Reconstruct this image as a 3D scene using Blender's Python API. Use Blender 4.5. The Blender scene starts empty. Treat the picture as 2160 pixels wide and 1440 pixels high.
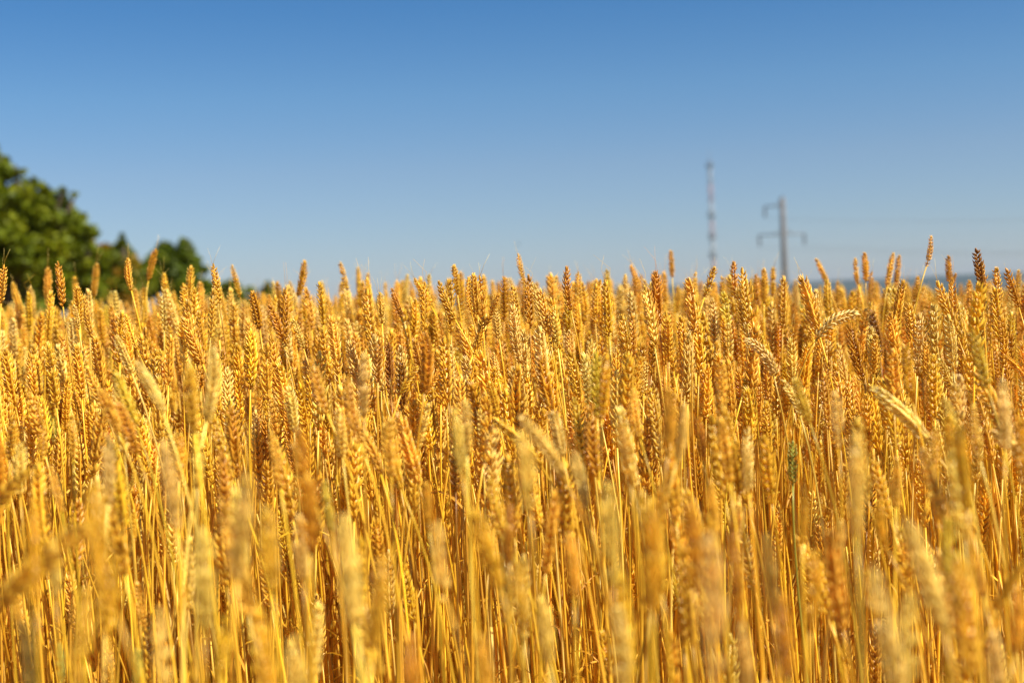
import bpy, math, random
import numpy as np
from mathutils import Vector, Matrix, Quaternion

# ------------------------------------------------------------------ camera, sky, sun
SC = bpy.context.scene
COL = SC.collection
F = 3000.0                      # focal length in photograph pixels (2160 wide)
CAM = Vector((0.0, 0.0, 1.0))
PITCH, ROLL = math.radians(1.24), math.radians(2.3)
FWD = Vector((0, math.cos(PITCH), -math.sin(PITCH)))
UP0 = Vector((0, math.sin(PITCH), math.cos(PITCH)))
RT0 = Vector((1, 0, 0))
RT = RT0 * math.cos(ROLL) - UP0 * math.sin(ROLL)
UP = UP0 * math.cos(ROLL) + RT0 * math.sin(ROLL)

cd = bpy.data.cameras.new('camera')
cam = bpy.data.objects.new('camera', cd)
COL.objects.link(cam)
m = Matrix.Identity(4)
for r in range(3):
    m[r][0], m[r][1], m[r][2], m[r][3] = RT[r], UP[r], -FWD[r], CAM[r]
cam.matrix_world = m
cd.sensor_width, cd.lens = 36.0, 50.0
cd.clip_start, cd.clip_end = 0.05, 30000
cd.dof.use_dof = True
cd.dof.focus_distance = 2.25
cd.dof.aperture_fstop = 3.8
SC.camera = cam

SUN_EL, SUN_AZ = math.radians(45), math.radians(116)      # azimuth clockwise from +Y
SUN_DIR = Vector((math.sin(SUN_AZ) * math.cos(SUN_EL), math.cos(SUN_AZ) * math.cos(SUN_EL), math.sin(SUN_EL)))
w = bpy.data.worlds.new('World')
SC.world = w
w.use_nodes = True
nt = w.node_tree
bg = nt.nodes['Background']
sky = nt.nodes.new('ShaderNodeTexSky')
sky.sky_type = 'NISHITA'
sky.sun_disc = False
sky.sun_elevation, sky.sun_rotation = SUN_EL, SUN_AZ
sky.altitude, sky.air_density, sky.dust_density, sky.ozone_density = 200, 1.0, 0.3, 2.5
hs = nt.nodes.new('ShaderNodeHueSaturation')
hs.inputs['Saturation'].default_value = 1.12
hs.inputs['Value'].default_value = 1.0
nt.links.new(sky.outputs[0], hs.inputs['Color'])
# grade of the air's own colour with height above the horizon (direction in the world, not in the picture)
wtc = nt.nodes.new('ShaderNodeTexCoord')
wsp = nt.nodes.new('ShaderNodeSeparateXYZ')
nt.links.new(wtc.outputs['Generated'], wsp.inputs[0])
wr = nt.nodes.new('ShaderNodeValToRGB')
nt.links.new(wsp.outputs['Z'], wr.inputs[0])
els = wr.color_ramp.elements
SKY = ((0.02, (0.62, 0.66, 0.86)), (0.058, (0.60, 0.655, 0.81)), (0.10, (0.61, 0.66, 0.79)), (0.152, (0.51, 0.67, 0.815)), (0.21, (0.355, 0.60, 0.80)), (0.6, (0.42, 0.66, 0.9)))
while len(els) < len(SKY):
    els.new(0.5)
for el_, (p_, c_) in zip(els, SKY):
    el_.position, el_.color = p_, (*c_, 1)
wm = nt.nodes.new('ShaderNodeMix')
wm.data_type, wm.blend_type = 'RGBA', 'MULTIPLY'
wm.inputs[0].default_value = 1
nt.links.new(hs.outputs[0], wm.inputs[6])
nt.links.new(wr.outputs[0], wm.inputs[7])
nt.links.new(wm.outputs[2], bg.inputs[0])
bg.inputs[1].default_value = 0.075

sd = bpy.data.lights.new('sun', 'SUN')
sd.energy, sd.angle, sd.color = 5.0, math.radians(0.5), (1.0, 0.93, 0.80)
sun = bpy.data.objects.new('sun', sd)
COL.objects.link(sun)
sun.rotation_euler = SUN_DIR.to_track_quat('Z', 'Y').to_euler()

SC.view_settings.view_transform = 'Standard'
SC.view_settings.look = 'None'
SC.view_settings.exposure = 0.75
SC.view_settings.gamma = 1.0
cy = SC.cycles
cy.max_bounces, cy.diffuse_bounces, cy.transmission_bounces, cy.glossy_bounces, cy.volume_bounces = 7, 5, 4, 2, 0
cy.use_denoising = True
try:
    cy.denoising_input_passes = 'RGB_ALBEDO_NORMAL'
    cy.denoising_prefilter = 'ACCURATE'
except Exception:
    pass
cy.caustics_reflective = cy.caustics_refractive = False

R = random.Random(7)
N = np.random.default_rng(7)


def at(px, py, d):
    """world point at photograph pixel px, py and depth d"""
    return CAM + (FWD + RT * ((px - 1080) / F) + UP * ((720 - py) / F)) * d


def proj(p):
    q = p - CAM
    d = q.dot(FWD)
    return 1080 + F * q.dot(RT) / d, 720 - F * q.dot(UP) / d, d


# ------------------------------------------------------------------ helpers
def link(o, parent=None):
    COL.objects.link(o)
    if parent is not None:
        o.parent = parent
    return o


def tag(o, label=None, cat=None, group=None, kind=None):
    for k, v in (('label', label), ('category', cat), ('group', group), ('kind', kind)):
        if v:
            o[k] = v
    return o


def empty(name, loc):
    o = bpy.data.objects.new(name, None)
    o.empty_display_size = 0.1
    COL.objects.link(o)
    o.location = loc
    return o


class MB:
    """collects tubes, boxes and quads; build() makes ONE mesh object"""
    def __init__(s):
        s.v, s.f, s.a, s.m = [], [], [], []      # vertices, faces, per-vertex attribute (var, t), face material

    def tube(s, pts, rad, n=6, var=0.5, mi=0, cap=True, ts=None):
        pts = [Vector(p) for p in pts]
        k = len(pts)
        b = len(s.v)
        t0 = (pts[1] - pts[0]).normalized()
        ref = Vector((1, 0, 0)) if abs(t0.x) < 0.9 else Vector((0, 1, 0))
        x = (ref - t0 * ref.dot(t0)).normalized()
        for i, p in enumerate(pts):
            t = (pts[min(i + 1, k - 1)] - pts[max(i - 1, 0)]).normalized()
            x = (x - t * x.dot(t)).normalized()
            y = t.cross(x)
            r = rad[i] if isinstance(rad, (list, tuple)) else rad
            for j in range(n):
                a = 2 * math.pi * j / n
                s.v.append(tuple(p + (x * math.cos(a) + y * math.sin(a)) * r))
                s.a.append((var, ts[i] if ts else i / (k - 1)))
        for i in range(k - 1):
            for j in range(n):
                s.f.append((b + i * n + j, b + i * n + (j + 1) % n, b + (i + 1) * n + (j + 1) % n, b + (i + 1) * n + j))
                s.m.append(mi)
        if cap:
            s.f.append(tuple(b + j for j in reversed(range(n)))); s.m.append(mi)
            s.f.append(tuple(b + (k - 1) * n + j for j in range(n))); s.m.append(mi)

    def box(s, c, sx, sy, sz, var=0.5, mi=0):
        b = len(s.v)
        for dz in (-1, 1):
            for dx, dy in ((-1, -1), (1, -1), (1, 1), (-1, 1)):
                s.v.append((c[0] + dx * sx / 2, c[1] + dy * sy / 2, c[2] + dz * sz / 2)); s.a.append((var, 0.5))
        for q in ((3, 2, 1, 0), (4, 5, 6, 7), (0, 1, 5, 4), (1, 2, 6, 5), (2, 3, 7, 6), (3, 0, 4, 7)):
            s.f.append(tuple(b + i for i in q)); s.m.append(mi)

    def ribbon(s, pts, wid, side, var=0.5, mi=0, thick=0.0):
        """blade with a shallow V section"""
        b = len(s.v)
        k = len(pts)
        for i, p in enumerate(pts):
            p = Vector(p)
            t = (Vector(pts[min(i + 1, k - 1)]) - Vector(pts[max(i - 1, 0)])).normalized()
            sd_ = Vector(side[i]) if isinstance(side, list) else Vector(side)
            sd_ = (sd_ - t * sd_.dot(t)).normalized()
            nn = t.cross(sd_)
            wv = wid[i]
            for q, hgt in ((-1, 0.25), (0, 0.0), (1, 0.25)):
                s.v.append(tuple(p + sd_ * wv * q * 0.5 + nn * hgt * wv)); s.a.append((var, i / (k - 1)))
        for i in range(k - 1):
            for j in range(2):
                s.f.append((b + i * 3 + j, b + i * 3 + j + 1, b + (i + 1) * 3 + j + 1, b + (i + 1) * 3 + j)); s.m.append(mi)

    def mesh(s, name, mats, smooth=True):
        me = bpy.data.meshes.new(name)
        me.from_pydata(s.v, [], s.f)
        for mt in mats:
            me.materials.append(mt)
        if len(mats) > 1:
            me.polygons.foreach_set('material_index', s.m)
        at_ = me.attributes.new('vt', 'FLOAT_VECTOR', 'POINT')
        arr = np.zeros((len(s.v), 3), dtype=np.float32)
        arr[:, :2] = np.array(s.a, dtype=np.float32)
        at_.data.foreach_set('vector', arr.ravel())
        if smooth:
            me.polygons.foreach_set('use_smooth', [True] * len(s.f))
        me.update()
        return me

    def build(s, name, mats, parent=None, smooth=True):
        if not isinstance(mats, (list, tuple)):
            mats = [mats]
        return link(bpy.data.objects.new(name, s.mesh(name, mats, smooth)), parent)


# ------------------------------------------------------------------ materials
def mat(name):
    mt = bpy.data.materials.new(name)
    mt.use_nodes = True
    return mt, mt.node_tree, mt.node_tree.nodes['Principled BSDF'], mt.node_tree.nodes['Material Output']


def nd(nt, kind, **kw):
    n = nt.nodes.new(kind)
    for k, v in kw.items():
        setattr(n, k, v)
    return n


def mixc(nt, a, b, fac, mode='MIX'):
    n = nt.nodes.new('ShaderNodeMix')
    n.data_type, n.blend_type = 'RGBA', mode
    for sock, val in ((n.inputs[0], fac), (n.inputs[6], a), (n.inputs[7], b)):
        if isinstance(val, bpy.types.NodeSocket):
            nt.links.new(val, sock)
        else:
            sock.default_value = val if not isinstance(val, tuple) else (*val, 1)[:4]
    return n.outputs[2]


def ramp(nt, fac, stops):
    n = nt.nodes.new('ShaderNodeValToRGB')
    nt.links.new(fac, n.inputs[0])
    e = n.color_ramp.elements
    while len(e) < len(stops):
        e.new(0.5)
    for el, (p, c) in zip(e, stops):
        el.position, el.color = p, (*c, 1)
    return n.outputs[0]


def straw(name, base_t, tip_t, rough, transl, streak):
    """dry plant tissue: each instance carries its own pigment in the attribute 'tint'"""
    mt, t, p, out = mat(name)
    tint = nd(t, 'ShaderNodeAttribute', attribute_type='INSTANCER', attribute_name='tint')
    vt = nd(t, 'ShaderNodeAttribute', attribute_type='GEOMETRY', attribute_name='vt')
    sep = nd(t, 'ShaderNodeSeparateXYZ')
    t.links.new(vt.outputs['Vector'], sep.inputs[0])
    c = mixc(t, tint.outputs['Color'], ramp(t, sep.outputs['X'], [(0, (0.64, 0.56, 0.44)), (1, (1.25, 1.28, 1.35))]), 1.0, 'MULTIPLY')
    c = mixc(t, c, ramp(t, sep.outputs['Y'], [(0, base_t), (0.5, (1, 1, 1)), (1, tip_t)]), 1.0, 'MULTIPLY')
    tc = nd(t, 'ShaderNodeTexCoord')
    mp = nd(t, 'ShaderNodeMapping')
    mp.inputs['Scale'].default_value = streak
    t.links.new(tc.outputs['Object'], mp.inputs[0])
    nz = nd(t, 'ShaderNodeTexNoise')
    nz.inputs['Scale'].default_value, nz.inputs['Detail'].default_value = 1.0, 3
    t.links.new(mp.outputs[0], nz.inputs['Vector'])
    c = mixc(t, c, ramp(t, nz.outputs['Fac'], [(0.3, (0.72, 0.66, 0.58)), (0.65, (1.12, 1.12, 1.12))]), 1.0, 'MULTIPLY')
    t.links.new(c, p.inputs['Base Color'])
    p.inputs['Roughness'].default_value = rough
    p.inputs['Specular IOR Level'].default_value = 0.45
    tr = nd(t, 'ShaderNodeBsdfTranslucent')
    t.links.new(c, tr.inputs['Color'])
    mx = nd(t, 'ShaderNodeMixShader')
    mx.inputs[0].default_value = transl
    t.links.new(p.outputs[0], mx.inputs[1])
    t.links.new(tr.outputs[0], mx.inputs[2])
    t.links.new(mx.outputs[0], out.inputs['Surface'])
    return mt


M_EAR = straw('wheat_husk', (0.86, 0.76, 0.55), (1.2, 1.32, 1.9), 0.36, 0.15, (9, 9, 5))  # husk tips naturally paler, pushed further as painted cream highlights
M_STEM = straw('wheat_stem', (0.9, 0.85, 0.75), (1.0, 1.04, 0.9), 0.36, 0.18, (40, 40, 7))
M_LEAF = straw('wheat_leaf', (0.95, 0.92, 0.85), (1.05, 1.0, 0.95), 0.55, 0.35, (60, 60, 14))

TINTS = {
    'w': (0.96, 0.72, 0.20), 'g': (0.92, 0.54, 0.045), 'p': (0.95, 0.68, 0.125), 'b': (0.72, 0.345, 0.022),  # w: pale straw brightened, sunlight painted into the bent ears' colour
    'n': (0.82, 0.59, 0.045), 'o': (0.86, 0.51, 0.030), 'y': (0.93, 0.59, 0.038), 'k': (0.40, 0.18, 0.02),
    'v': (0.52, 0.52, 0.07),
}
TWORD = {'w': 'whitish', 'g': 'golden', 'p': 'pale straw', 'b': 'orange brown', 'n': 'yellow green', 'o': 'olive gold', 'y': 'bright yellow', 'k': 'dark brown', 'v': 'green'}


def jit(c, s=0.10):
    k = 1 + R.uniform(-s, s)
    return (min(1, c[0] * k), min(1, c[1] * k * (1 + R.uniform(-.06, .06))), min(1, c[2] * k * (1 + R.uniform(-.25, .3))))


def rand_tint():
    return R.choices('gpbonykv', (50, 19, 10, 3, 1.0, 15, 1.0, .15))[0]


# ------------------------------------------------------------------ ear of wheat (unit length, chord along +Z)
def floret(mb, p, d, side, ln, rd, var, flat=0.72):
    prof = ((0, .34), (.12, .82), (.30, 1.0), (.54, .84), (.77, .44), (1, .02))
    d = d.normalized()
    x = (side - d * side.dot(d)).normalized()
    y = d.cross(x)
    b = len(mb.v)
    n = 6
    for tt, rr in prof:
        c = p + d * (ln * tt) + x * (0.10 * ln * math.sin(tt * 3.1))
        for j in range(n):
            a = 2 * math.pi * j / n
            mb.v.append(tuple(c + x * math.cos(a) * rd * rr * flat + y * math.sin(a) * rd * rr))
            mb.a.append((var, tt))
    for i in range(len(prof) - 1):
        for j in range(n):
            mb.f.append((b + i * n + j, b + i * n + (j + 1) % n, b + (i + 1) * n + (j + 1) % n, b + (i + 1) * n + j)); mb.m.append(0)


def ear_shape(seed, beta, phi, plump=1.0):
    r = random.Random(seed)
    mb = MB()
    mb.tube([(0, 0, -0.03), (0, 0, 0.3), (0, 0, 0.92)], [0.013, 0.012, 0.008], 5, 0.3)
    nn = r.choice((16, 17, 18, 19))
    step = 0.86 / nn
    for i in range(nn):
        s_ = 1 if i % 2 else -1
        z = 0.012 + step * i
        u = i / (nn - 1)
        env = (0.72 + 0.28 * min(1, u / .22)) * (1 - 0.30 * max(0, (u - .6) / .4)) * r.uniform(.93, 1.07) * plump
        v0 = r.random()
        if r.random() < .035:
            continue
        spread = r.uniform(.85, 1.2)
        base = Vector((s_ * 0.010, 0, z))
        out = Vector((s_, 0, 0))
        for k, (ox, oy, ll, rr_) in enumerate(((.50, 0, 1.0, .98), (.33, .44, 1.0, .92), (.33, -.44, 1.0, .92), (.70, .22, .62, .62), (.70, -.22, .62, .62))):
            if k > 2 and r.random() < .35:
                continue
            d = Vector((s_ * ox * spread + r.uniform(-.08, .08), oy * spread + r.uniform(-.10, .10), 1))
            p = base + Vector((s_ * 0.008 * (k < 1), oy * 0.045, 0.0 if k else 0.012))
            floret(mb, p, d, out if abs(oy) < .3 else Vector((s_ * .3, 1 if oy > 0 else -1, 0)), 0.170 * ll * env * r.uniform(.9, 1.1), 0.0285 * rr_ * env * r.uniform(.88, 1.1), min(1, max(0, v0 * .6 + r.random() * .4)))
    for oy in (-.18, 0.02, .2):
        floret(mb, Vector((0, oy * .05, .85)), Vector((r.uniform(-.1, .1), oy, 1)), Vector((0, 1, 0)), 0.13, 0.026 * plump, r.random())
    V = np.array(mb.v)
    c, s = math.cos(phi), math.sin(phi)
    x, y, z = V[:, 0] * c - V[:, 1] * s, V[:, 0] * s + V[:, 1] * c, V[:, 2]
    if beta > 1e-3:
        Rr = 1 / beta
        a = z * beta
        cx, cz = Rr * (1 - np.cos(a)), Rr * np.sin(a)
        X, Z = cx + x * np.cos(a), cz - x * np.sin(a)
        ch = 2 * Rr * math.sin(beta / 2)
        h = beta / 2
        x, z = (X * math.cos(h) - Z * math.sin(h)) / ch, (X * math.sin(h) + Z * math.cos(h)) / ch
        y = y / ch
    mb.v = [tuple(q) for q in np.stack([x, y, z], 1)]
    return mb


EARS = {}
BETAS = (0.0, 0.16, 0.38, 0.85)
for bi, be in enumerate(BETAS):
    for pi_, ph in enumerate((0.15, 0.8, 1.5)):
        for sd_ in range(3):
            q = ear_shape(bi * 31 + pi_ * 7 + sd_, be, ph, (1.04, .97, .88)[sd_])
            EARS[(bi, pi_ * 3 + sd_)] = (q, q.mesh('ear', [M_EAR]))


def bez(p0, p1, p2, p3, n):
    o = []
    for i in range(n + 1):
        t = i / n
        o.append(p0 * (1 - t) ** 3 + p1 * 3 * t * (1 - t) ** 2 + p2 * 3 * t * t * (1 - t) + p3 * t ** 3)
    return o


def stem_mb(g, b, tan, var, seg=14):
    """stem from ground point g to ear base b, tangent there tan"""
    mb = MB()
    h = (b - g).length
    k = 0.22 * h if tan.z > .8 else 0.13 * h
    pts = bez(g, g + Vector(((b.x - g.x) * .15, (b.y - g.y) * .15, h * .45)), b - tan * k, b, seg)
    rad = [0.00185 - 0.0007 * (i / seg) for i in range(seg + 1)]
    # leaf sheath swellings just above a node
    for nd_ in (int(seg * .35), int(seg * .62)):
        rad[nd_] *= 1.45
        if nd_ + 1 <= seg:
            rad[nd_ + 1] *= 1.2
    mb.tube(pts, rad, 6, var)
    return mb, pts


def leaf_mb(p, az, ln, droop, wid, rr):
    mb = MB()
    d = Vector((math.cos(az), math.sin(az), 0))
    pts, k = [], 9
    ang = rr.uniform(.25, .8)
    cur = Vector(p)
    tw = rr.uniform(-1.5, 1.5)
    kink = rr.randint(2, 6) if rr.random() < .6 else 99
    sides = []
    for i in range(k + 1):
        pts.append(cur.copy())
        sd_ = Vector((-d.y, d.x, 0))
        sides.append(sd_ * math.cos(tw * i / k) + Vector((0, 0, 1)) * math.sin(tw * i / k))
        ang += droop / k * (1 + i * .12) + (rr.uniform(.8, 1.5) if i == kink else 0)
        cur = cur + (Vector((0, 0, 1)) * math.cos(ang) + d * math.sin(ang)) * (ln / k)
    wd = [wid * (1 - (i / k) ** 2.2 * .93) * (0.75 + .25 * min(1, i / 2)) for i in range(k + 1)]
    mb.ribbon(pts, wd, sides, rr.random())
    return mb


# ------------------------------------------------------------------ terrain heights
HY = (0.0, 0.7, 1.2, 1.7, 2.25, 3.0, 4.5, 7.0, 9.0, 12.0)
HM = (-0.20, -0.18, -0.15, -0.115, -0.06, -0.025, -0.005, 0.0, -0.03, -0.25)


def top_mean(y):
    return 1.0 + float(np.interp(y, HY, HM))


def ground_z(x, y):
    z = float(np.interp(y, HY + (60, 500, 9000), tuple(1.0 + q - 0.95 for q in HM) + (-1.6, -11, -11)))
    return z


# ------------------------------------------------------------------ the ears one can recognise: tip x, tip y, ear base x, ear base y (photograph pixels), depth, pigment (w has sunlight mixed in)
HERO = '''
10 555 2 640 2.3 g;125 548 133 647 2.3 b;203 552 198 625 3.6 g;274 541 277 613 2.5 g;329 522 313 592 3.3 b;450 553 463 640 2.4 g;490 556 507 627 3.1 g;
404 556 397 640 2.9 g;643 545 628 625 3.0 g;717 550 732 612 3.2 g;105 560 102 645 3.5 g;30 592 50 662 3.4 g;345 572 349 650 3.0 g;300 600 306 680 3.3 g;
160 580 163 650 3.8 g;66 600 72 672 3.6 p;240 610 243 690 3.2 p;420 590 425 668 3.3 g;385 605 392 680 2.6 g;530 610 548 695 2.4 b;575 590 580 660 3.6 p;
610 590 626 650 3.6 p;755 560 757 622 4.0 g;775 572 778 640 3.7 g;959 555 965 622 2.7 g;972 570 972 630 3.4 g;1000 572 1007 664 2.2 g;988 582 995 662 2.25 g;
1011 578 1018 668 2.3 g;1092 532 1105 598 2.8 o;873 584 909 644 2.7 g;925 588 960 674 2.3 g;823 605 847 670 2.3 b;1054 615 1026 685 2.2 g;1066 582 1070 640 3.4 g;
1080 600 1092 680 2.4 g;1139 604 1158 707 2.2 g;1197 557 1204 655 2.3 b;1047 646 1053 715 2.2 p;1158 572 1160 640 3.7 p;1175 578 1172 645 3.5 g;800 613 806 683 2.25 p;
1018 665 998 748 2.2 g;1041 740 1051 798 2.2 p;905 575 897 640 3.2 p;860 575 852 640 3.9 p;1220 570 1222 640 2.9 g;1260 585 1262 650 3.0 g;1280 620 1286 695 2.4 p;
1414 525 1418 585 3.4 g;1509 558 1486 627 2.5 g;1547 548 1555 630 2.6 b;1564 560 1576 680 2.15 g;1690 574 1727 701 2.15 g;1718 606 1727 690 2.3 p;1718 543 1747 602 3.2 g;
1819 530 1826 594 3.0 g;1806 541 1810 600 3.1 g;1886 529 1871 605 3.0 g;1897 534 1890 606 3.1 g;1966 493 1954 562 2.6 g;1998 536 2003 598 2.9 b;2019 574 2003 612 2.8 b;
2058 520 2070 610 2.25 k;2066 550 2078 618 2.3 g;2100 559 2107 650 2.3 g;2125 562 2149 648 2.3 b;2154 566 2146 620 2.9 g;1905 585 1886 697 2.2 g;1977 588 2019 708 2.2 g;
1330 555 1352 620 3.3 g;1378 570 1376 620 3.8 g;1320 575 1324 640 3.2 p;1358 585 1372 660 3.0 g;1632 560 1630 625 3.2 g;1610 562 1612 640 3.0 g;1595 575 1602 650 3.3 b;
1460 590 1466 650 3.4 g;1520 580 1524 640 3.1 g;1740 600 1738 650 3.3 g;1765 590 1768 650 3.6 g;1838 570 1836 640 3.2 g;1935 580 1930 640 3.0 g;2045 588 2043 650 2.8 g;
1240 590 1238 640 4.2 b;1430 600 1428 660 3.8 g;680 590 690 650 4.2 p;
1820 662 1725 712 2.1 w;1565 715 1632 793 2.05 w;1646 798 1688 877 1.9 p;1677 792 1708 892 1.55 n;1767 820 1770 948 1.45 p;1812 905 1808 1130 0.85 p;
1675 928 1672 1020 1.85 v;1914 720 1925 850 1.6 o;2050 690 2084 820 1.6 n;2053 845 2068 973 1.45 p;1998 835 2020 925 1.5 p;2120 795 2120 950 1.25 p;1878 730 1886 868 1.8 g;
1965 890 1963 1030 1.4 g;2014 880 2040 1075 1.0 o;1950 718 1956 800 2.1 g;1978 752 2009 824 2.15 p;2117 750 2165 800 2.1 g;1748 757 1734 846 2.1 b;1840 700 1842 790 2.2 g;
163 600 168 682 2.3 g;157 640 166 695 2.25 p;242 704 278 787 1.9 p;278 759 344 870 1.45 p;236 779 289 901 1.6 n;247 845 290 957 1.55 b;178 768 219 862 1.9 g;
264 660 289 737 2.2 g;386 665 428 768 2.15 g;397 765 411 915 1.3 o;445 726 435 890 1.4 p;478 770 481 884 2.05 p;41 930 43 1045 1.55 p;94 890 84 990 1.65 o;
150 868 155 968 1.65 g;39 870 20 970 1.7 o;222 910 228 1060 1.2 p;386 907 378 1012 1.5 g;420 905 416 1030 1.4 p;350 920 372 1120 0.95 p;289 987 272 1042 1.9 p;
566 640 596 720 2.2 b;620 670 640 735 2.2 p;801 712 797 807 2.0 b;768 740 768 880 1.5 p;660 745 690 872 1.65 g;735 787 760 935 1.55 g;895 695 895 830 1.75 b;
940 768 900 832 2.1 g;884 770 845 832 1.95 o;907 845 876 957 1.8 p;962 850 975 1000 1.25 p;982 838 985 960 1.4 p;717 855 723 965 1.6 p;608 810 620 912 1.85 p;
820 876 825 1005 1.45 g;612 930 665 1065 1.2 g;572 905 592 1030 1.4 g;1029 800 1050 880 1.9 o;1170 640 1177 735 2.2 p;1238 745 1240 852 1.85 p;1257 737 1260 880 1.7 n;
1280 740 1270 885 1.55 o;1338 815 1350 925 1.6 g;1403 812 1408 960 1.25 g;1438 845 1427 975 1.35 p;1525 875 1540 1018 1.4 g;1577 915 1580 1040 1.4 p;1090 872 1190 1005 1.35 p;
1165 862 1187 962 1.6 p;1308 878 1330 1025 1.3 g;1208 948 1240 1075 1.3 p;1363 760 1358 830 2.1 p;1591 762 1569 823 2.15 n;1318 742 1322 832 2.1 g;1100 900 1118 1080 1.0 p;
75 1045 75 1272 0.85 o;205 1000 245 1290 0.72 o;178 1235 160 1460 0.7 y;520 990 500 1225 0.8 p;278 1073 278 1152 1.7 y;125 1350 128 1440 1.4 v;292 1360 288 1450 1.35 v;
15 1205 45 1330 1.0 g;36 1310 72 1480 0.75 p;718 1080 750 1320 0.72 p;807 1168 785 1370 0.8 o;923 1095 945 1272 0.95 p;629 1080 640 1222 1.1 p;998 1062 1054 1238 0.95 y;
623 1335 640 1520 0.72 p;1210 1040 1238 1110 1.3 g;1275 1000 1292 1242 0.85 p;1370 1050 1375 1292 0.75 o;1450 1055 1463 1242 0.95 b;1497 1110 1505 1440 0.62 p;
1438 1257 1443 1364 1.3 o;1143 1257 1158 1400 1.0 p;1300 1270 1315 1460 0.8 p;2005 1090 2009 1248 1.05 n;2045 1140 2073 1259 1.2 b;1925 1243 1920 1450 0.72 p;
1995 1318 1998 1450 1.0 y;1820 1195 1848 1307 1.2 y;1720 1150 1708 1332 0.95 o;2160 1175 2105 1279 1.2 o;1697 1045 1692 1150 1.3 y;560 1060 575 1250 0.9 o;
420 1110 430 1330 0.75 p;330 1280 350 1470 0.75 p;860 1330 880 1520 0.75 b;1010 1330 1040 1500 0.8 o;1090 1180 1105 1330 0.9 y;1560 1300 1575 1470 0.85 p;1650 1250 1662 1430 0.85 b;
2105 1330 2110 1480 0.9 p;1200 1120 1212 1260 1.05 g;1620 1120 1632 1300 0.9 p;470 1290 455 1440 0.9 y;1770 1090 1762 1200 1.25 p;2150 1230 2140 1380 1.0 g;900 1010 905 1120 1.35 g;
680 1010 700 1120 1.3 n;1500 1010 1512 1130 1.3 g;110 1130 118 1260 1.05 p;1860 1050 1872 1160 1.3 o;1900 960 1890 1070 1.35 g
'''
heroes = []
for s in HERO.replace('\n', '').split(';'):
    if s.strip():
        q = s.split()
        heroes.append((*map(float, q[:5]), q[5]))

plants = []      # dicts: B, T, tint code, depth
for (tx, ty, bx, by, d, c) in heroes:
    d = d if d > 1.3 else 1.3 - (1.3 - d) * .68
    T, B = at(tx, ty, d), at(bx, by, d)
    T = T + Vector((0, R.uniform(-.012, .012), 0))
    plants.append(dict(T=T, B=B, c=c, d=d, hero=True))

# ------------------------------------------------------------------ the rest of the field: random plants on the real ground
def density(y):
    return float(np.interp(y, (0.55, 0.9, 1.4, 1.85, 2.1, 2.6, 4.5, 7, 11.5), (20, 45, 80, 150, 350, 520, 470, 340, 270)))


cell = 0.25
y = 0.55
bulk = []
while y < 11.5:
    hw = 0.45 * y + 0.55
    nx = int(hw / cell) + 1
    for ix in range(-nx, nx):
        for _ in range(N.poisson(density(y + cell / 2) * cell * cell)):
            gx, gy = (ix + R.random()) * cell, y + R.random() * cell
            if abs(gx) > hw:
                continue
            sg = 0.035 if gy < 2 else 0.066
            zt = top_mean(gy) - .068 * max(0, min(1, (gx / gy - .08) / .2)) * min(1, max(0, gy - 1.8) / 1.2) + max(-.16, min(.115, R.gauss(-.01, sg))) - (0.30 * R.random() if R.random() < .30 else 0)
            bulk.append((gx, gy, zt))
    y += cell

cand, rest = [], []
for (gx, gy, zt) in bulk:
    T = Vector((gx, gy, zt))
    px, py, d = proj(T)
    if d < 2.2 and ((1540 < px < 1665 and 640 < py < 880) or (1700 < px < 1840 and 600 < py < 760)):
        continue            # the two bent ears lean out over open space
    if d > 0.3 and -10 < px < 2170 and 480 < py < 1430:
        cand.append((d, gx, gy, zt))
    else:
        rest.append((gx, gy, zt))
cand.sort()
n_ind = 298 - len(plants)
for (d, gx, gy, zt) in cand[:n_ind]:
    L = R.uniform(.078, .104) if R.random() > .12 else R.uniform(.05, .07)
    lean = R.gauss(-.05, .14)
    ly = R.gauss(0, .12)
    ch = Vector((lean, ly, 1)).normalized()
    if R.random() < .03:
        ch = Vector((R.choice((-1, 1)) * R.uniform(.5, .9), ly, .7)).normalized()
    T = Vector((gx, gy, zt))
    plants.append(dict(T=T, B=T - ch * L, c=rand_tint() if d > 1.7 else R.choice('gggppyyob'), d=d, hero=False))
rest += [(gx, gy, zt) for (d, gx, gy, zt) in cand[n_ind:]]

awn_mb = MB()
awn_mb.tube([(0, 0, 0), (.03, 0, .25), (.09, 0, .5)], [.0045, .003, .001], 4, .5)
AWN = awn_mb.mesh('awn', [M_EAR])
used = set()


def word_label(p, L):
    tx, ty, d = proj(p['T'])
    bx, by, _ = proj(p['B'])
    a = math.degrees(math.atan2(tx - bx, by - ty))
    if p.get('label'):
        return p['label']
    sz = 'Very large soft' if d < .95 else 'Large blurred' if d < 1.35 else 'Slightly blurred' if d < 1.85 else 'Sharp' if d < 2.9 else 'Small blurred'
    ln = 'upright' if abs(a) < 7 else ('leaning left' if a < 0 else 'leaning right') if abs(a) < 35 else ('bent over left' if a < 0 else 'bent over right')
    if ty < 640 - (tx - 1080) * .04:
        sz = sz.replace('Sharp', 'Sharp skyline').replace('Small blurred', 'Small skyline')
    for dec in (0, 1):
        X, Y = round(tx / 21.6, dec), round(ty / 14.4, dec)
        if dec == 0:
            X, Y = int(X), int(Y)
        lb = f'{sz} {TWORD[p["c"]]} wheat ear, {ln}, tip {X}% across, {Y}% down the photo'
        if lb not in used:
            break
    used.add(lb)
    return lb


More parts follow.
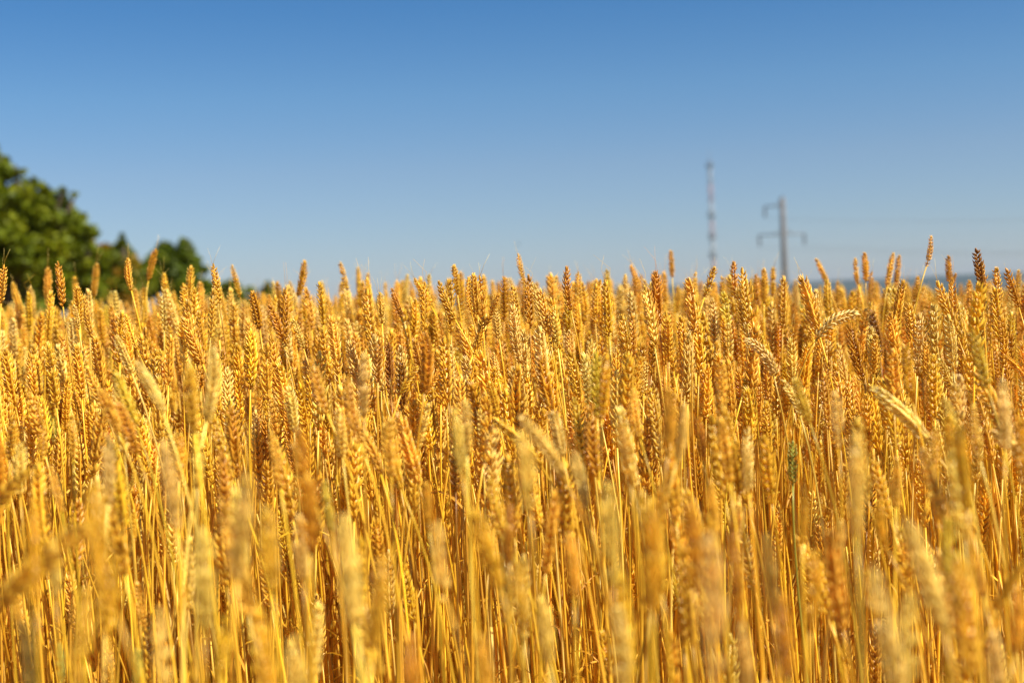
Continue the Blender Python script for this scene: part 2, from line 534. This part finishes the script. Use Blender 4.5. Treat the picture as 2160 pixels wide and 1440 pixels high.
SPECIAL = {
    (1820, 662): 'Wheat ear bent over almost level, pointing right, below the power pole',
    (1565, 715): 'Arched whitish wheat ear nodding to the left, sunlit along its upper back',
    (1966, 493): 'Tallest wheat ear, standing alone on a bare stem high against the sky at right',
    (329, 522): 'Dark red-brown wheat ear tilted right in front of the dark green trees',
    (1092, 532): 'Tallest ear at the middle of the skyline, olive gold and alone above the others',
    (2058, 520): 'Tall sharp wheat ear with a dark brown tip in front of the blue hills',
    (1675, 928): 'Small unripe green wheat ear among yellow stalks right of centre',
    (1414, 525): 'Small soft wheat ear alone on the skyline left of the mast',
    (1677, 792): 'Yellow-green blurred wheat ear just below the arched whitish ear',
    (1812, 905): 'Very large soft pale ear with a broad rounded top, lower right',
    (1090, 872): 'Large blurred pale ear bent far to the left in the middle of the field',
    (278, 759): 'Smooth blurred ear slanting to the left across the left side of the field',
    (1497, 1110): 'Tallest and most blurred ear, a wide pale streak at the bottom edge',
}
for i, h in enumerate(heroes):
    lb = SPECIAL.get((int(h[0]), int(h[1])))
    if lb:
        plants[i]['label'] = lb

for idx, p in enumerate(plants):
    T, B = p['T'], p['B']
    ch = T - B
    L = ch.length
    zdir = ch.normalized()
    strong = abs(ch.x) > .55 * ch.length
    tx0 = T.x
    if p.get('label') and 'bent over almost' in p['label'] or (p['hero'] and abs(T.x - at(1565, 715, 2.05).x) < 1e-3):
        bi = 3
    elif strong:
        bi = 2
    else:
        bi = R.choices((0, 1, 2), (3, 4, 1.5))[0]
    beta = BETAS[bi]
    key = (bi, R.randrange(9))
    # local bulge is toward -X: put it away from the lean for leaning ears (they arch over)
    q0 = Vector((0, 0, 1)).rotation_difference(zdir)
    if bi >= 2:
        want = Vector((-math.copysign(1, ch.x) * 0 + 0, 0, 1))      # bulge upward
        xl, yl = q0 @ Vector((1, 0, 0)), q0 @ Vector((0, 1, 0))
        ang = math.atan2(-want.dot(yl), -want.dot(xl)) + R.uniform(-.3, .3)
        if zdir.z > .93:
            ang = math.atan2(0, 1) if ch.x < 0 else math.pi
            ang += R.uniform(-.4, .4)
    else:
        ang = R.uniform(0, 6.283)
    Q = q0 @ Quaternion((0, 0, 1), ang)
    tan = (Q @ Vector((-math.sin(beta / 2), 0, math.cos(beta / 2)))).normalized()
    hgt = B.z - ground_z(B.x, B.y)
    k = min(.16, .28 * hgt)
    lx = max(-.9, min(.9, tan.x / max(.25, tan.z)))
    ly = max(-.9, min(.9, tan.y / max(.25, tan.z)))
    gx, gy = B.x - lx * k - R.gauss(-.012, .02), B.y - ly * k + R.gauss(0, .015)
    G = Vector((gx, gy, ground_z(gx, gy)))
    root = empty('wheat_plant', G)
    tag(root, word_label(p, L), 'wheat', 'ripe wheat plants nearest the camera')
    tint = jit(TINTS[p['c']])
    st = {'w': 'p', 'g': 'y', 'p': 'p', 'b': 'g', 'n': 'n', 'o': 'y', 'y': 'y', 'k': 'g', 'v': 'v'}[p['c']]
    stint = jit(TINTS[st] if R.random() < .6 else TINTS['g'] if st != 'v' else TINTS['v'])
    sm, pts = stem_mb(Vector((0, 0, 0)), B - G, tan, R.random())
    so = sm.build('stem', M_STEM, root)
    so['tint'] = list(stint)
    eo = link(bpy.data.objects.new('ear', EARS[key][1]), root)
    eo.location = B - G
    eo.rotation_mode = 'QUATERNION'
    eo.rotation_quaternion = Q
    wd = (1.0 if L > .07 else 1.2) * (R.uniform(.92, 1.12))
    if p['c'] == 'w':
        wd = 1.3
    elif L > .11:
        wd *= .82
    elif p['d'] < 1.5:
        wd *= .88
    eo.scale = (L * wd, L * wd, L) if bi < 2 else (L * (wd if p['c'] == 'w' else 1), L * wd, L)
    eo['tint'] = list(tint)
    if R.random() < .30:
        for _ in range(R.choice((1, 2, 2, 3))):
            a = link(bpy.data.objects.new('awn', AWN), eo)
            a.location = (R.uniform(-.03, .03), R.uniform(-.03, .03), R.uniform(.86, .97))
            a.rotation_euler = (R.uniform(-.3, .3), R.uniform(-.3, .3), R.uniform(0, 6.28))
            a.scale = [R.uniform(.5, 1.1)] * 3
            a['tint'] = list(jit(TINTS['p']))
    if R.random() < .45:
        jn = R.choice((5, 7, 8))
        lo = leaf_mb(pts[jn], R.uniform(0, 6.28), R.uniform(.07, .17), R.uniform(.4, 2.2), R.uniform(.003, .006), R).build('leaf', M_LEAF, root)
        lo['tint'] = list(jit(TINTS[R.choice('ggpyb')]))

# ------------------------------------------------------------------ the mass of wheat behind and around them: one uncountable object
vcol = bpy.data.collections.new('wheat_variants')
NV, NT = 30, 8            # whole plants, bare tillers
HV = 0.95
for k in range(NV):
    r = random.Random(100 + k)
    bi = r.choices((0, 1, 2, 3), (6, 7, 2, .25))[0]
    beta = BETAS[bi]
    emb = EARS[(bi, r.randrange(9))][0]
    lean = r.gauss(0, .10) if bi < 3 else .75
    ch = Vector((lean * .8, r.gauss(0, .06), 1)).normalized()
    if bi == 3:
        ch = Vector((.8, 0, .55)).normalized()
    L = r.uniform(.080, .110)
    T = Vector((ch.x * .25, ch.y * .25, HV))
    B = T - ch * L
    q0 = Vector((0, 0, 1)).rotation_difference(ch)
    Q = q0 @ Quaternion((0, 0, 1), r.uniform(-.4, .4) if bi >= 2 else r.uniform(0, 6.28))
    if bi >= 2 and ch.x > 0:
        Q = q0 @ Quaternion((0, 0, 1), r.uniform(-.3, .3))
    tan = (Q @ Vector((-math.sin(beta / 2), 0, math.cos(beta / 2)))).normalized()
    mb, pts = stem_mb(Vector((0, 0, 0)), B, tan, r.random(), 10)
    mb.m = [1] * len(mb.f)
    off = len(mb.v)
    wd = r.uniform(.92, 1.12)
    for v in emb.v:
        mb.v.append(tuple(B + Q @ Vector((v[0] * L * wd, v[1] * L * wd, v[2] * L))))
    mb.a += emb.a
    mb.f += [tuple(i + off for i in f) for f in emb.f]
    mb.m += [0] * len(emb.f)
    for _ in range(r.choice((0, 1, 1, 2))):
        lf = leaf_mb(pts[r.choice((3, 4, 5, 6))], r.uniform(0, 6.28), r.uniform(.08, .2), r.uniform(.3, 2.4), r.uniform(.003, .006), r)
        off = len(mb.v)
        mb.v += lf.v; mb.a += lf.a
        mb.f += [tuple(i + off for i in f) for f in lf.f]
        mb.m += [2] * len(lf.f)
    if r.random() < .2:
        for _ in range(2):
            a0 = Vector((r.uniform(-.03, .03), 0, .9))
            pa = [B + Q @ (a0 * L), B + Q @ ((a0 + Vector((r.uniform(-.08, .08), r.uniform(-.08, .08), .25))) * L), B + Q @ ((a0 + Vector((r.uniform(-.2, .2), r.uniform(-.2, .2), .5))) * L)]
            off = len(mb.f)
            mb.tube(pa, [.0003, .0002, .0001], 4, .6)
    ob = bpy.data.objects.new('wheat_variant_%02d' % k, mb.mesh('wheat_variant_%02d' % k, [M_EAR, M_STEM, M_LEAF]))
    vcol.objects.link(ob)

for k in range(NT):
    r = random.Random(900 + k)
    T = Vector((r.gauss(0, .05), r.gauss(0, .05), HV * r.uniform(.72, .84)))
    mb, pts = stem_mb(Vector((0, 0, 0)), T, Vector((r.gauss(0, .1), r.gauss(0, .1), 1)).normalized(), r.random(), 10)
    mb.m = [0] * len(mb.f)
    for _ in range(r.choice((1, 1, 2, 3))):
        lf = leaf_mb(pts[r.choice((3, 4, 5, 6, 7, 8))], r.uniform(0, 6.28), r.uniform(.06, .2), r.uniform(.3, 3.0), r.uniform(.003, .007), r)
        off = len(mb.v)
        mb.v += lf.v; mb.a += lf.a
        mb.f += [tuple(i + off for i in f) for f in lf.f]
        mb.m += [1] * len(lf.f)
    vcol.objects.link(bpy.data.objects.new('wheat_variant_x%d' % k, mb.mesh('wheat_variant_x%d' % k, [M_STEM, M_LEAF])))
pick = [R.randrange(NV) for _ in rest]
extra = [(gx + R.uniform(-.1, .1), gy + R.uniform(-.1, .1), zt) for (gx, gy, zt) in rest if 1.9 < gy < 7 and R.random() < .45]
rest += extra
pick += [NV + R.randrange(NT) for _ in extra]
n = len(rest)
me = bpy.data.meshes.new('wheat_field')
co = np.array([(gx, gy, zt - HV) for gx, gy, zt in rest], dtype=np.float32)
me.vertices.add(n)
me.vertices.foreach_set('co', co.ravel())
rot = np.zeros((n, 3), np.float32)
rot[:, 0] = N.normal(0, .05, n)
rot[:, 1] = N.normal(-.02, .055, n)
spin = N.uniform(0, 6.283, n)
tints = np.ones((n, 4), np.float32)
for i in range(n):
    tints[i, :3] = jit(TINTS[rand_tint()], .12)
# spin first, then the small tilt
for i in range(n):
    e = (Matrix.Rotation(rot[i, 1], 3, 'Y') @ Matrix.Rotation(rot[i, 0], 3, 'X') @ Matrix.Rotation(spin[i], 3, 'Z')).to_euler()
    rot[i] = e
scl = N.uniform(.9, 1.12, n).astype(np.float32)
# keep the tip height: shift for the scale
co[:, 2] = np.array([zt for _, _, zt in rest], dtype=np.float32) - HV * scl
me.vertices.foreach_set('co', co.ravel())
for nm, tp, fld, arr in (('rot', 'FLOAT_VECTOR', 'vector', rot), ('tint', 'FLOAT_COLOR', 'color', tints), ('scl', 'FLOAT', 'value', scl)):
    a = me.attributes.new(nm, tp, 'POINT')
    a.data.foreach_set(fld, arr.ravel())
a = me.attributes.new('pick', 'INT', 'POINT')
a.data.foreach_set('value', np.array(pick, dtype=np.int32))
wf = link(bpy.data.objects.new('wheat_field', me))
tag(wf, 'dense mass of ripe golden wheat filling the field behind the nearest ears', 'wheat field', None, 'stuff')
ng = bpy.data.node_groups.new('wheat_scatter', 'GeometryNodeTree')
ng.interface.new_socket('Geometry', in_out='INPUT', socket_type='NodeSocketGeometry')
ng.interface.new_socket('Geometry', in_out='OUTPUT', socket_type='NodeSocketGeometry')
gi, go = ng.nodes.new('NodeGroupInput'), ng.nodes.new('NodeGroupOutput')
iop = ng.nodes.new('GeometryNodeInstanceOnPoints')
ci = ng.nodes.new('GeometryNodeCollectionInfo')
ci.inputs['Collection'].default_value = vcol
ci.inputs['Separate Children'].default_value = True
ci.inputs['Reset Children'].default_value = True


def named(nm, tp):
    q = ng.nodes.new('GeometryNodeInputNamedAttribute')
    q.data_type = tp
    q.inputs['Name'].default_value = nm
    return q.outputs['Attribute']


e2r = ng.nodes.new('FunctionNodeEulerToRotation')
L_ = ng.links.new
L_(gi.outputs[0], iop.inputs['Points'])
L_(ci.outputs[0], iop.inputs['Instance'])
iop.inputs['Pick Instance'].default_value = True
L_(named('pick', 'INT'), iop.inputs['Instance Index'])
L_(named('rot', 'FLOAT_VECTOR'), e2r.inputs[0])
L_(e2r.outputs[0], iop.inputs['Rotation'])
L_(named('scl', 'FLOAT'), iop.inputs['Scale'])
L_(iop.outputs[0], go.inputs[0])
md = wf.modifiers.new('scatter', 'NODES')
md.node_group = ng

# ------------------------------------------------------------------ ground, hills
M_GR, t, p, out = mat('field_soil')
tc = nd(t, 'ShaderNodeTexCoord')
n1 = nd(t, 'ShaderNodeTexNoise'); n1.inputs['Scale'].default_value, n1.inputs['Detail'].default_value = 30, 6
n2 = nd(t, 'ShaderNodeTexNoise'); n2.inputs['Scale'].default_value, n2.inputs['Detail'].default_value = .004, 4
n3 = nd(t, 'ShaderNodeTexVoronoi'); n3.inputs['Scale'].default_value = .0035
for q in (n1, n2, n3):
    t.links.new(tc.outputs['Object'], q.inputs['Vector'])
near = ramp(t, n1.outputs['Fac'], [(.35, (.10, .05, .02)), (.6, (.42, .25, .08))])
hsv = nd(t, 'ShaderNodeSeparateColor')
t.links.new(n3.outputs['Color'], hsv.inputs[0])
far = ramp(t, hsv.outputs[0], [(0, (.05, .08, .025)), (.35, (.07, .10, .03)), (.5, (.17, .13, .05)), (.7, (.30, .22, .09)), (1, (.06, .10, .03))])
sp = nd(t, 'ShaderNodeSeparateXYZ')
t.links.new(tc.outputs['Object'], sp.inputs[0])
mr = nd(t, 'ShaderNodeMapRange'); mr.inputs[1].default_value, mr.inputs[2].default_value = 25, 120
t.links.new(sp.outputs['Y'], mr.inputs[0])
t.links.new(mixc(t, near, far, mr.outputs[0]), p.inputs['Base Color'])
p.inputs['Roughness'].default_value = .9

ys = [-60, -20, -5, 0, .7, 1.2, 1.7, 2.25, 3, 4.5, 7, 9, 12, 20, 40, 60, 100, 180, 300, 500, 900, 1600, 2600, 4000, 6500]
xs = [-6500, -3000, -1200, -500, -200, -80, -30, -10, -3, 0, 3, 10, 30, 80, 200, 500, 1200, 3000, 6500]
mb = MB()
for yy in ys:
    for xx in xs:
        mb.v.append((xx, yy, ground_z(xx, max(0, yy)))); mb.a.append((0, 0))
W = len(xs)
for j in range(len(ys) - 1):
    for i in range(W - 1):
        mb.f.append((j * W + i, j * W + i + 1, (j + 1) * W + i + 1, (j + 1) * W + i)); mb.m.append(0)
tag(mb.build('ground', M_GR), kind='structure')

M_HILL, t, p, out = mat('hill_woods')
tc = nd(t, 'ShaderNodeTexCoord')
n1 = nd(t, 'ShaderNodeTexNoise'); n1.inputs['Scale'].default_value, n1.inputs['Detail'].default_value = .006, 6
t.links.new(tc.outputs['Object'], n1.inputs['Vector'])
t.links.new(ramp(t, n1.outputs['Fac'], [(.35, (.015, .028, .014)), (.58, (.025, .045, .02)), (.76, (.12, .10, .05))]), p.inputs['Base Color'])
p.inputs['Roughness'].default_value = 1
mb = MB()
nxh, nyh = 150, 14
for j in range(nyh + 1):
    for i in range(nxh + 1):
        x_ = -6200 + 12400 * i / nxh
        v_ = j / nyh
        y_ = 4300 + 2000 * v_
        prof = math.sin(min(1, v_ * 1.25) * math.pi / 2) ** 1.3
        h_ = 66 + 7 * math.sin(x_ / 700 + 1) + 4 * math.sin(x_ / 260) + 3 * math.sin(x_ / 97 + v_ * 9) + (8 * min(1, max(-1.5, x_ / 1500)))
        mb.v.append((x_, y_, -11.5 + (h_ + 11) * prof)); mb.a.append((0, 0))
for j in range(nyh):
    for i in range(nxh):
        a_ = j * (nxh + 1) + i
        mb.f.append((a_, a_ + 1, a_ + nxh + 2, a_ + nxh + 1)); mb.m.append(0)
tag(mb.build('hills', M_HILL), kind='structure')

# far woods on the plain: a low uncountable belt
M_WOOD, t, p, out = mat('far_wood')
tc = nd(t, 'ShaderNodeTexCoord')
n1 = nd(t, 'ShaderNodeTexNoise'); n1.inputs['Scale'].default_value = .05
t.links.new(tc.outputs['Object'], n1.inputs['Vector'])
t.links.new(ramp(t, n1.outputs['Fac'], [(.35, (.015, .035, .012)), (.65, (.05, .085, .025))]), p.inputs['Base Color'])
p.inputs['Roughness'].default_value = 1
mb = MB()
rr = random.Random(5)


def blob(mb, c, rx, rz, rr):
    b = len(mb.v)
    for i, (zz, q) in enumerate(((-.9, .5), (-.2, 1), (.45, .85), (.85, .45))):
        for j in range(7):
            a = 6.283 * j / 7 + i
            k = rr.uniform(.85, 1.15)
            mb.v.append((c[0] + math.cos(a) * rx * q * k, c[1] + math.sin(a) * rx * q * k, c[2] + zz * rz * k)); mb.a.append((0, 0))
    mb.v.append((c[0], c[1], c[2] + rz)); mb.a.append((0, 0))
    for i in range(3):
        for j in range(7):
            mb.f.append((b + i * 7 + j, b + i * 7 + (j + 1) % 7, b + (i + 1) * 7 + (j + 1) % 7, b + (i + 1) * 7 + j)); mb.m.append(0)
    for j in range(7):
        mb.f.append((b + 21 + j, b + 21 + (j + 1) % 7, b + 28)); mb.m.append(0)


for belt in range(5):
    y0 = (1100, 1500, 1900, 2400, 3000)[belt]
    x_ = -.5 * y0
    while x_ < .5 * y0:
        if math.sin(x_ / 170 + belt * 2.1) > -.35:
            r_ = rr.uniform(5, 9)
            blob(mb, (x_, y0 + 40 * math.sin(x_ / 200) + rr.uniform(-14, 14), -11 + r_ * .8), r_, r_ * rr.uniform(.8, 1.3), rr)
        x_ += rr.uniform(5, 10)
tag(mb.build('distant_woods', M_WOOD), 'dark strips of distant woodland on the plain below the blue hills', 'woodland', None, 'stuff')

# ------------------------------------------------------------------ trees at the field's edge
M_BARK, t, p, out = mat('bark')
tc = nd(t, 'ShaderNodeTexCoord')
n1 = nd(t, 'ShaderNodeTexNoise'); n1.inputs['Scale'].default_value = 14
t.links.new(tc.outputs['Object'], n1.inputs['Vector'])
t.links.new(ramp(t, n1.outputs['Fac'], [(.3, (.05, .035, .022)), (.7, (.14, .10, .07))]), p.inputs['Base Color'])
p.inputs['Roughness'].default_value = .9


def leafmat(name, cols):
    mt, t, p, out = mat(name)
    vt = nd(t, 'ShaderNodeAttribute', attribute_type='GEOMETRY', attribute_name='vt')
    sep = nd(t, 'ShaderNodeSeparateXYZ')
    t.links.new(vt.outputs['Vector'], sep.inputs[0])
    c = ramp(t, sep.outputs['X'], cols)
    t.links.new(c, p.inputs['Base Color'])
    p.inputs['Roughness'].default_value = .5
    p.inputs['Specular IOR Level'].default_value = .25
    tr = nd(t, 'ShaderNodeBsdfTranslucent')
    t.links.new(c, tr.inputs['Color'])
    mx = nd(t, 'ShaderNodeMixShader'); mx.inputs[0].default_value = .3
    t.links.new(p.outputs[0], mx.inputs[1]); t.links.new(tr.outputs[0], mx.inputs[2])
    t.links.new(mx.outputs[0], out.inputs['Surface'])
    return mt


M_LG = leafmat('green_leaves', [(0, (.055, .085, .003)), (.5, (.16, .20, .005)), (.9, (.28, .30, .008)), (1, (.36, .20, .01))])
M_LR = leafmat('rusty_leaves', [(0, (.07, .11, .006)), (.5, (.15, .17, .008)), (.68, (.26, .21, .01)), (.86, (.46, .20, .012)), (1, (.50, .14, .01))])
M_LD = leafmat('dark_leaves', [(0, (.05, .08, .003)), (.6, (.125, .17, .005)), (1, (.22, .25, .01))])


def tree(name, label, depth, clumps, nleaf, size, lm, trunk_px, group=None):
    """clumps: px, py, radius px at this depth; crowns get real depth of about their width"""
    rr = random.Random(int(depth * 10))
    s = depth / F
    cs = []
    for (cx, cy, r_) in clumps:
        c = at(cx, cy, depth) + Vector((0, rr.uniform(-.6, .6) * r_ * s, 0))
        cs.append((c, r_ * s))
    tb = at(trunk_px, 640, depth)
    gz = ground_z(tb.x, tb.y)
    root = empty(name, (tb.x, tb.y, gz))
    tag(root, label, 'tree', group)
    base = Vector((tb.x, tb.y, gz))
    mean = sum((c for c, _ in cs), Vector()) / len(cs)
    mb = MB()
    fork = Vector((tb.x * .7 + mean.x * .3, mean.y, gz + (mean.z - gz) * .4))
    hh = mean.z - gz
    mb.tube([Vector((0, 0, -.1)), (fork - base) * .5, fork - base], [.06 * hh, .045 * hh, .036 * hh], 8)
    for c, r_ in cs:
        mid = (fork + c) * .5 + Vector((rr.uniform(-.1, .1), rr.uniform(-.1, .1), .1)) * hh * .3
        mb.tube([fork - base - Vector((0, 0, .05)), mid - base, c - base, c + Vector((rr.uniform(-.4, .4), rr.uniform(-.4, .4), .7)) * r_ - base], [.026 * hh, .016 * hh, .009 * hh, .003 * hh], 6)
    mb.build('trunk', M_BARK, root)
    cr = MB()
    tot = sum(r_ ** 2 for _, r_ in cs)
    for c, r_ in cs:
        # every clump is made of sub-sprays with gaps between them
        k = max(5, int(26 * (r_ / (60 * s)) ** 1.2))
        subs = []
        for _ in range(k):
            v = Vector((rr.gauss(0, 1), rr.gauss(0, 1), rr.gauss(0, 1))).normalized() * (rr.random() ** .4)
            subs.append((c + v * r_ * .88, r_ * rr.uniform(.22, .42), rr.random()))
        nl = int(nleaf * r_ ** 2 / tot)
        for _ in range(nl):
            sc_, sr, sv = rr.choice(subs)
            v = Vector((rr.gauss(0, 1), rr.gauss(0, 1), rr.gauss(0, .8))).normalized() * (rr.random() ** .5)
            o = sc_ + v * sr - base
            a = Vector((rr.gauss(0, 1), rr.gauss(0, 1), rr.gauss(0, .6))).normalized()
            b_ = a.cross(Vector((rr.gauss(0, 1), rr.gauss(0, 1), rr.gauss(0, 1)))).normalized()
            z_ = size * rr.uniform(.7, 1.3)
            i0 = len(cr.v)
            nrm = a.cross(b_) * z_ * .12
            for q in (o - a * z_, o + b_ * z_ * .55 + nrm, o + a * z_, o - b_ * z_ * .55 + nrm):
                cr.v.append(tuple(q)); cr.a.append((min(1, max(0, sv * .6 + rr.random() * .42)), .5))
            cr.f.append((i0, i0 + 1, i0 + 2, i0 + 3)); cr.m.append(0)
    cr.build('crown', lm, root, smooth=False)


tree('broadleaf_tree', 'largest dark green tree, cut off by the left edge of the photo', 38,
     [(-190, 330, 130), (-60, 400, 95), (8, 425, 78), (68, 455, 70), (112, 465, 52), (60, 540, 90), (-40, 540, 110), (130, 540, 55), (0, 350, 38), (-20, 310, 20), (38, 358, 16), (66, 388, 16),
      (96, 402, 18), (132, 408, 15), (158, 412, 8), (60, 620, 100), (-80, 640, 110), (140, 610, 50), (150, 470, 34), (170, 500, 36), (185, 540, 40), (190, 590, 50)], 52000, .095, M_LG, 20)
tree('hedgerow_bush', 'yellow and rust coloured bushy tree beside the largest tree', 44,
     [(165, 560, 48), (188, 548, 42), (225, 565, 42), (262, 575, 40), (200, 610, 55), (270, 620, 50), (180, 510, 14), (210, 522, 18), (180, 535, 30)], 22000, .095, M_LR, 215)
tree('small_tree', 'small dark green treetop between the rusty bush and the round tree', 55,
     [(255, 530, 26), (240, 560, 34), (290, 570, 34), (262, 506, 12), (270, 600, 40), (305, 585, 36), (230, 535, 30)], 10000, .11, M_LG, 262)
tree('round_tree', 'round dark green tree behind the brown wheat ear, left of the open sky', 62,
     [(352, 548, 40), (388, 545, 38), (335, 570, 36), (402, 575, 36), (375, 600, 50), (345, 515, 14), (393, 512, 14), (424, 600, 24), (320, 600, 40), (400, 630, 50)], 17000, .13, M_LD, 375)
tree('low_bush', 'low dark bush at the right foot of the round tree', 78,
     [(440, 615, 24), (475, 605, 26), (510, 622, 24), (480, 635, 34), (420, 625, 26), (450, 650, 40), (520, 650, 30)], 8000, .16, M_LG, 475)
tree('far_bush', 'tiny dark treetop low on the skyline right of the low bush', 110,
     [(560, 612, 17), (582, 616, 14), (600, 632, 14), (570, 635, 22)], 2500, .2, M_LD, 575)
tree('far_bush', 'tiny dark bush between wheat ears near the middle of the skyline', 150,
     [(1028, 652, 13), (1040, 650, 11)], 1200, .28, M_LD, 1034)
tree('far_bush', 'tiny green bush glimpsed between wheat ears just right of the middle', 150,
     [(1133, 640, 14), (1142, 648, 12)], 1200, .28, M_LG, 1136)

# ------------------------------------------------------------------ power pole
M_CONC, t, p, out = mat('weathered_concrete')
tc = nd(t, 'ShaderNodeTexCoord')
n1 = nd(t, 'ShaderNodeTexNoise'); n1.inputs['Scale'].default_value, n1.inputs['Detail'].default_value = 1.5, 5
t.links.new(tc.outputs['Object'], n1.inputs['Vector'])
t.links.new(ramp(t, n1.outputs['Fac'], [(.3, (.11, .105, .105)), (.7, (.20, .19, .185))]), p.inputs['Base Color'])
p.inputs['Roughness'].default_value = .85


def plain(name, c, ro=.6, metal=0.0):
    mt, t, p, out = mat(name)
    tc = nd(t, 'ShaderNodeTexCoord')
    n1 = nd(t, 'ShaderNodeTexNoise'); n1.inputs['Scale'].default_value = 3
    t.links.new(tc.outputs['Object'], n1.inputs['Vector'])
    t.links.new(ramp(t, n1.outputs['Fac'], [(.3, tuple(q * .85 for q in c)), (.7, tuple(min(1, q * 1.1) for q in c))]), p.inputs['Base Color'])
    p.inputs['Roughness'].default_value, p.inputs['Metallic'].default_value = ro, metal
    return mt


M_STEEL = plain('galvanised_steel', (.19, .20, .215), .6)
M_INS = plain('brown_porcelain', (.10, .08, .07), .3)
M_RED = plain('mast_red', (.46, .28, .27))
M_WHITE = plain('mast_white', (.45, .45, .46))
M_WIRE = plain('wire_aluminium', (.25, .25, .26), .5)

PD = 220.0
top = at(1650, 418, PD)
gz = ground_z(top.x, top.y)
root = empty('power_pole', (top.x, top.y, gz))
tag(root, 'grey concrete power pole with three hanging insulators standing beyond the field', 'power pole')
H = top.z - gz
mb = MB(); mb.tube([(0, 0, -1), (0, 0, H * .5), (0, 0, H)], [.56, .48, .40], 12)
mb.box((0, 0, H + .15), .25, .25, .3)
mb.build('pole', M_CONC, root)
z_lo, z_up = at(1653, 494, PD).z - gz, at(1650, 434, PD).z - gz
ends = []
for (z_, xa, xb) in ((z_lo, -3.75, 3.2), (z_up, -2.75, .3)):
    mb = MB()
    for dy in (-.3, .3):
        mb.tube([(xa, dy * .3, z_), (0, dy, z_), (xb, dy * .3, z_)], .10, 5)
        mb.tube([(xa * .45, 0, z_ + .02), (0, dy, z_ + .9)], .05, 5)
        if xb > 1:
            mb.tube([(xb * .45, 0, z_ + .02), (0, dy, z_ + .9)], .05, 5)
    q = -3
    while q < xb and xb > 1 or q < 0:
        if q > xa:
            mb.tube([(q, -.2, z_), (q + .5, .2, z_)], .04, 4)
        q += .6
    mb.build('crossarm', M_STEEL, root)
    for xe in ((xa, xb) if xb > 1 else (xa,)):
        mb = MB()
        pts, rad = [], []
        for k in range(11):
            zz = z_ - .12 - k * .15
            pts += [(xe, 0, zz), (xe, 0, zz - .05), (xe, 0, zz - .08)]
            rad += [.17, .22, .07]
        mb.tube(pts, rad, 8)
        mb.build('insulator', M_INS, root)
        ends.append(Vector((top.x + xe, top.y, gz + z_ - 1.9)))
names = ('lower left', 'lower right', 'upper')
for k, e in enumerate(ends):
    far_ = e + Vector((108, -160, 0))
    pts = []
    for i in range(41):
        t_ = i / 40
        q = e.lerp(far_, t_)
        q.z -= 4 * 5 * t_ * (1 - t_)
        pts.append(q - e)
    mb = MB(); mb.tube(pts, .017, 5)
    o = mb.build('power_line', M_WIRE)
    o.location = e
    tag(o, f'thin power wire sagging to the right from the {names[k]} insulator of the pole', 'wire', 'wires of the power line')

# ------------------------------------------------------------------ lattice mast
MD = 600.0
mt_ = at(1497, 350, MD)
gz = ground_z(mt_.x, mt_.y)
root = empty('lattice_mast', (mt_.x, mt_.y, gz))
tag(root, 'tall thin red and white lattice mast far away, left of the power pole', 'mast')
H = mt_.z - gz
nsec = 9
for k in range(nsec):
    mb = MB()
    z0, z1 = H * k / nsec, H * (k + 1) / nsec
    c3 = [(1.05 * math.cos(a), 1.05 * math.sin(a)) for a in (0.4, 2.5, 4.6)]
    for c in c3:
        mb.tube([(c[0], c[1], z0), (c[0], c[1], z1)], .085, 5)
    q = z0
    stp = (z1 - z0) / 4
    for i in range(4):
        for j in range(3):
            a, b = c3[j], c3[(j + 1) % 3]
            mb.tube([(a[0], a[1], q), (b[0], b[1], q + stp)], .06, 4)
            mb.tube([(b[0], b[1], q), (a[0], a[1], q + stp)], .06, 4)
            mb.tube([(a[0], a[1], q + stp), (b[0], b[1], q + stp)], .06, 4)
        q += stp
    o = mb.build('mast_section', M_RED if k % 2 else M_WHITE, root)
    o['label'] = 'red painted lattice section' if k % 2 else 'white painted lattice section'
mb = MB(); mb.tube([(0, 0, H), (0, 0, H + 3), (0, 0, H + 7)], [.18, .14, .06], 6); mb.build('antenna', M_STEEL, root)
for py in (352, 457, 502, 542):
    zz = at(1502, py, MD).z - gz
    mb = MB()
    mb.tube([(0, 0, zz - .1), (0, 0, zz + .1)], 1.5, 12)
    for a in range(3):
        an = a * 2.1 + .5
        mb.tube([(1.35 * math.cos(an), 1.35 * math.sin(an), zz + .1), (1.35 * math.cos(an), 1.35 * math.sin(an), zz + 2.2)], .28, 8)
    mb.build('antenna_platform', M_STEEL, root)

# ------------------------------------------------------------------ a bird far off
M_BIRD = plain('dark_feathers', (.03, .03, .035), .8)
c = at(1093, 516, 90)
mb = MB()
mb.tube([(-.12, 0, .0), (-.05, 0, .01), (.04, 0, .01), (.10, 0, .02), (.13, 0, .02)], [.004, .03, .035, .02, .004], 7)
for s_ in (-1, 1):
    mb.ribbon([(0, 0, .02), (-.01, s_ * .07, .06), (-.04, s_ * .16, .05)], [.08, .07, .01], (1, 0, 0))
o = mb.build('bird', M_BIRD)
o.location = c
o.rotation_euler = (0, 0, .9)
tag(o, 'tiny dark bird flying in the empty sky above the middle of the field', 'bird')

# ------------------------------------------------------------------ the air
hz = MB()
hz.box((0, 3200, 43.5), 13400, 7000, 113)
M_HAZE = bpy.data.materials.new('haze')
M_HAZE.use_nodes = True
t = M_HAZE.node_tree
t.nodes.clear()
out = t.nodes.new('ShaderNodeOutputMaterial')
pv = t.nodes.new('ShaderNodeVolumePrincipled')
pv.inputs['Color'].default_value = (.58, .74, 1.0, 1)
pv.inputs['Density'].default_value = 0.000055
pv.inputs['Anisotropy'].default_value = 0.3
t.links.new(pv.outputs[0], out.inputs['Volume'])
tag(hz.build('haze', M_HAZE, smooth=False), kind='stuff')
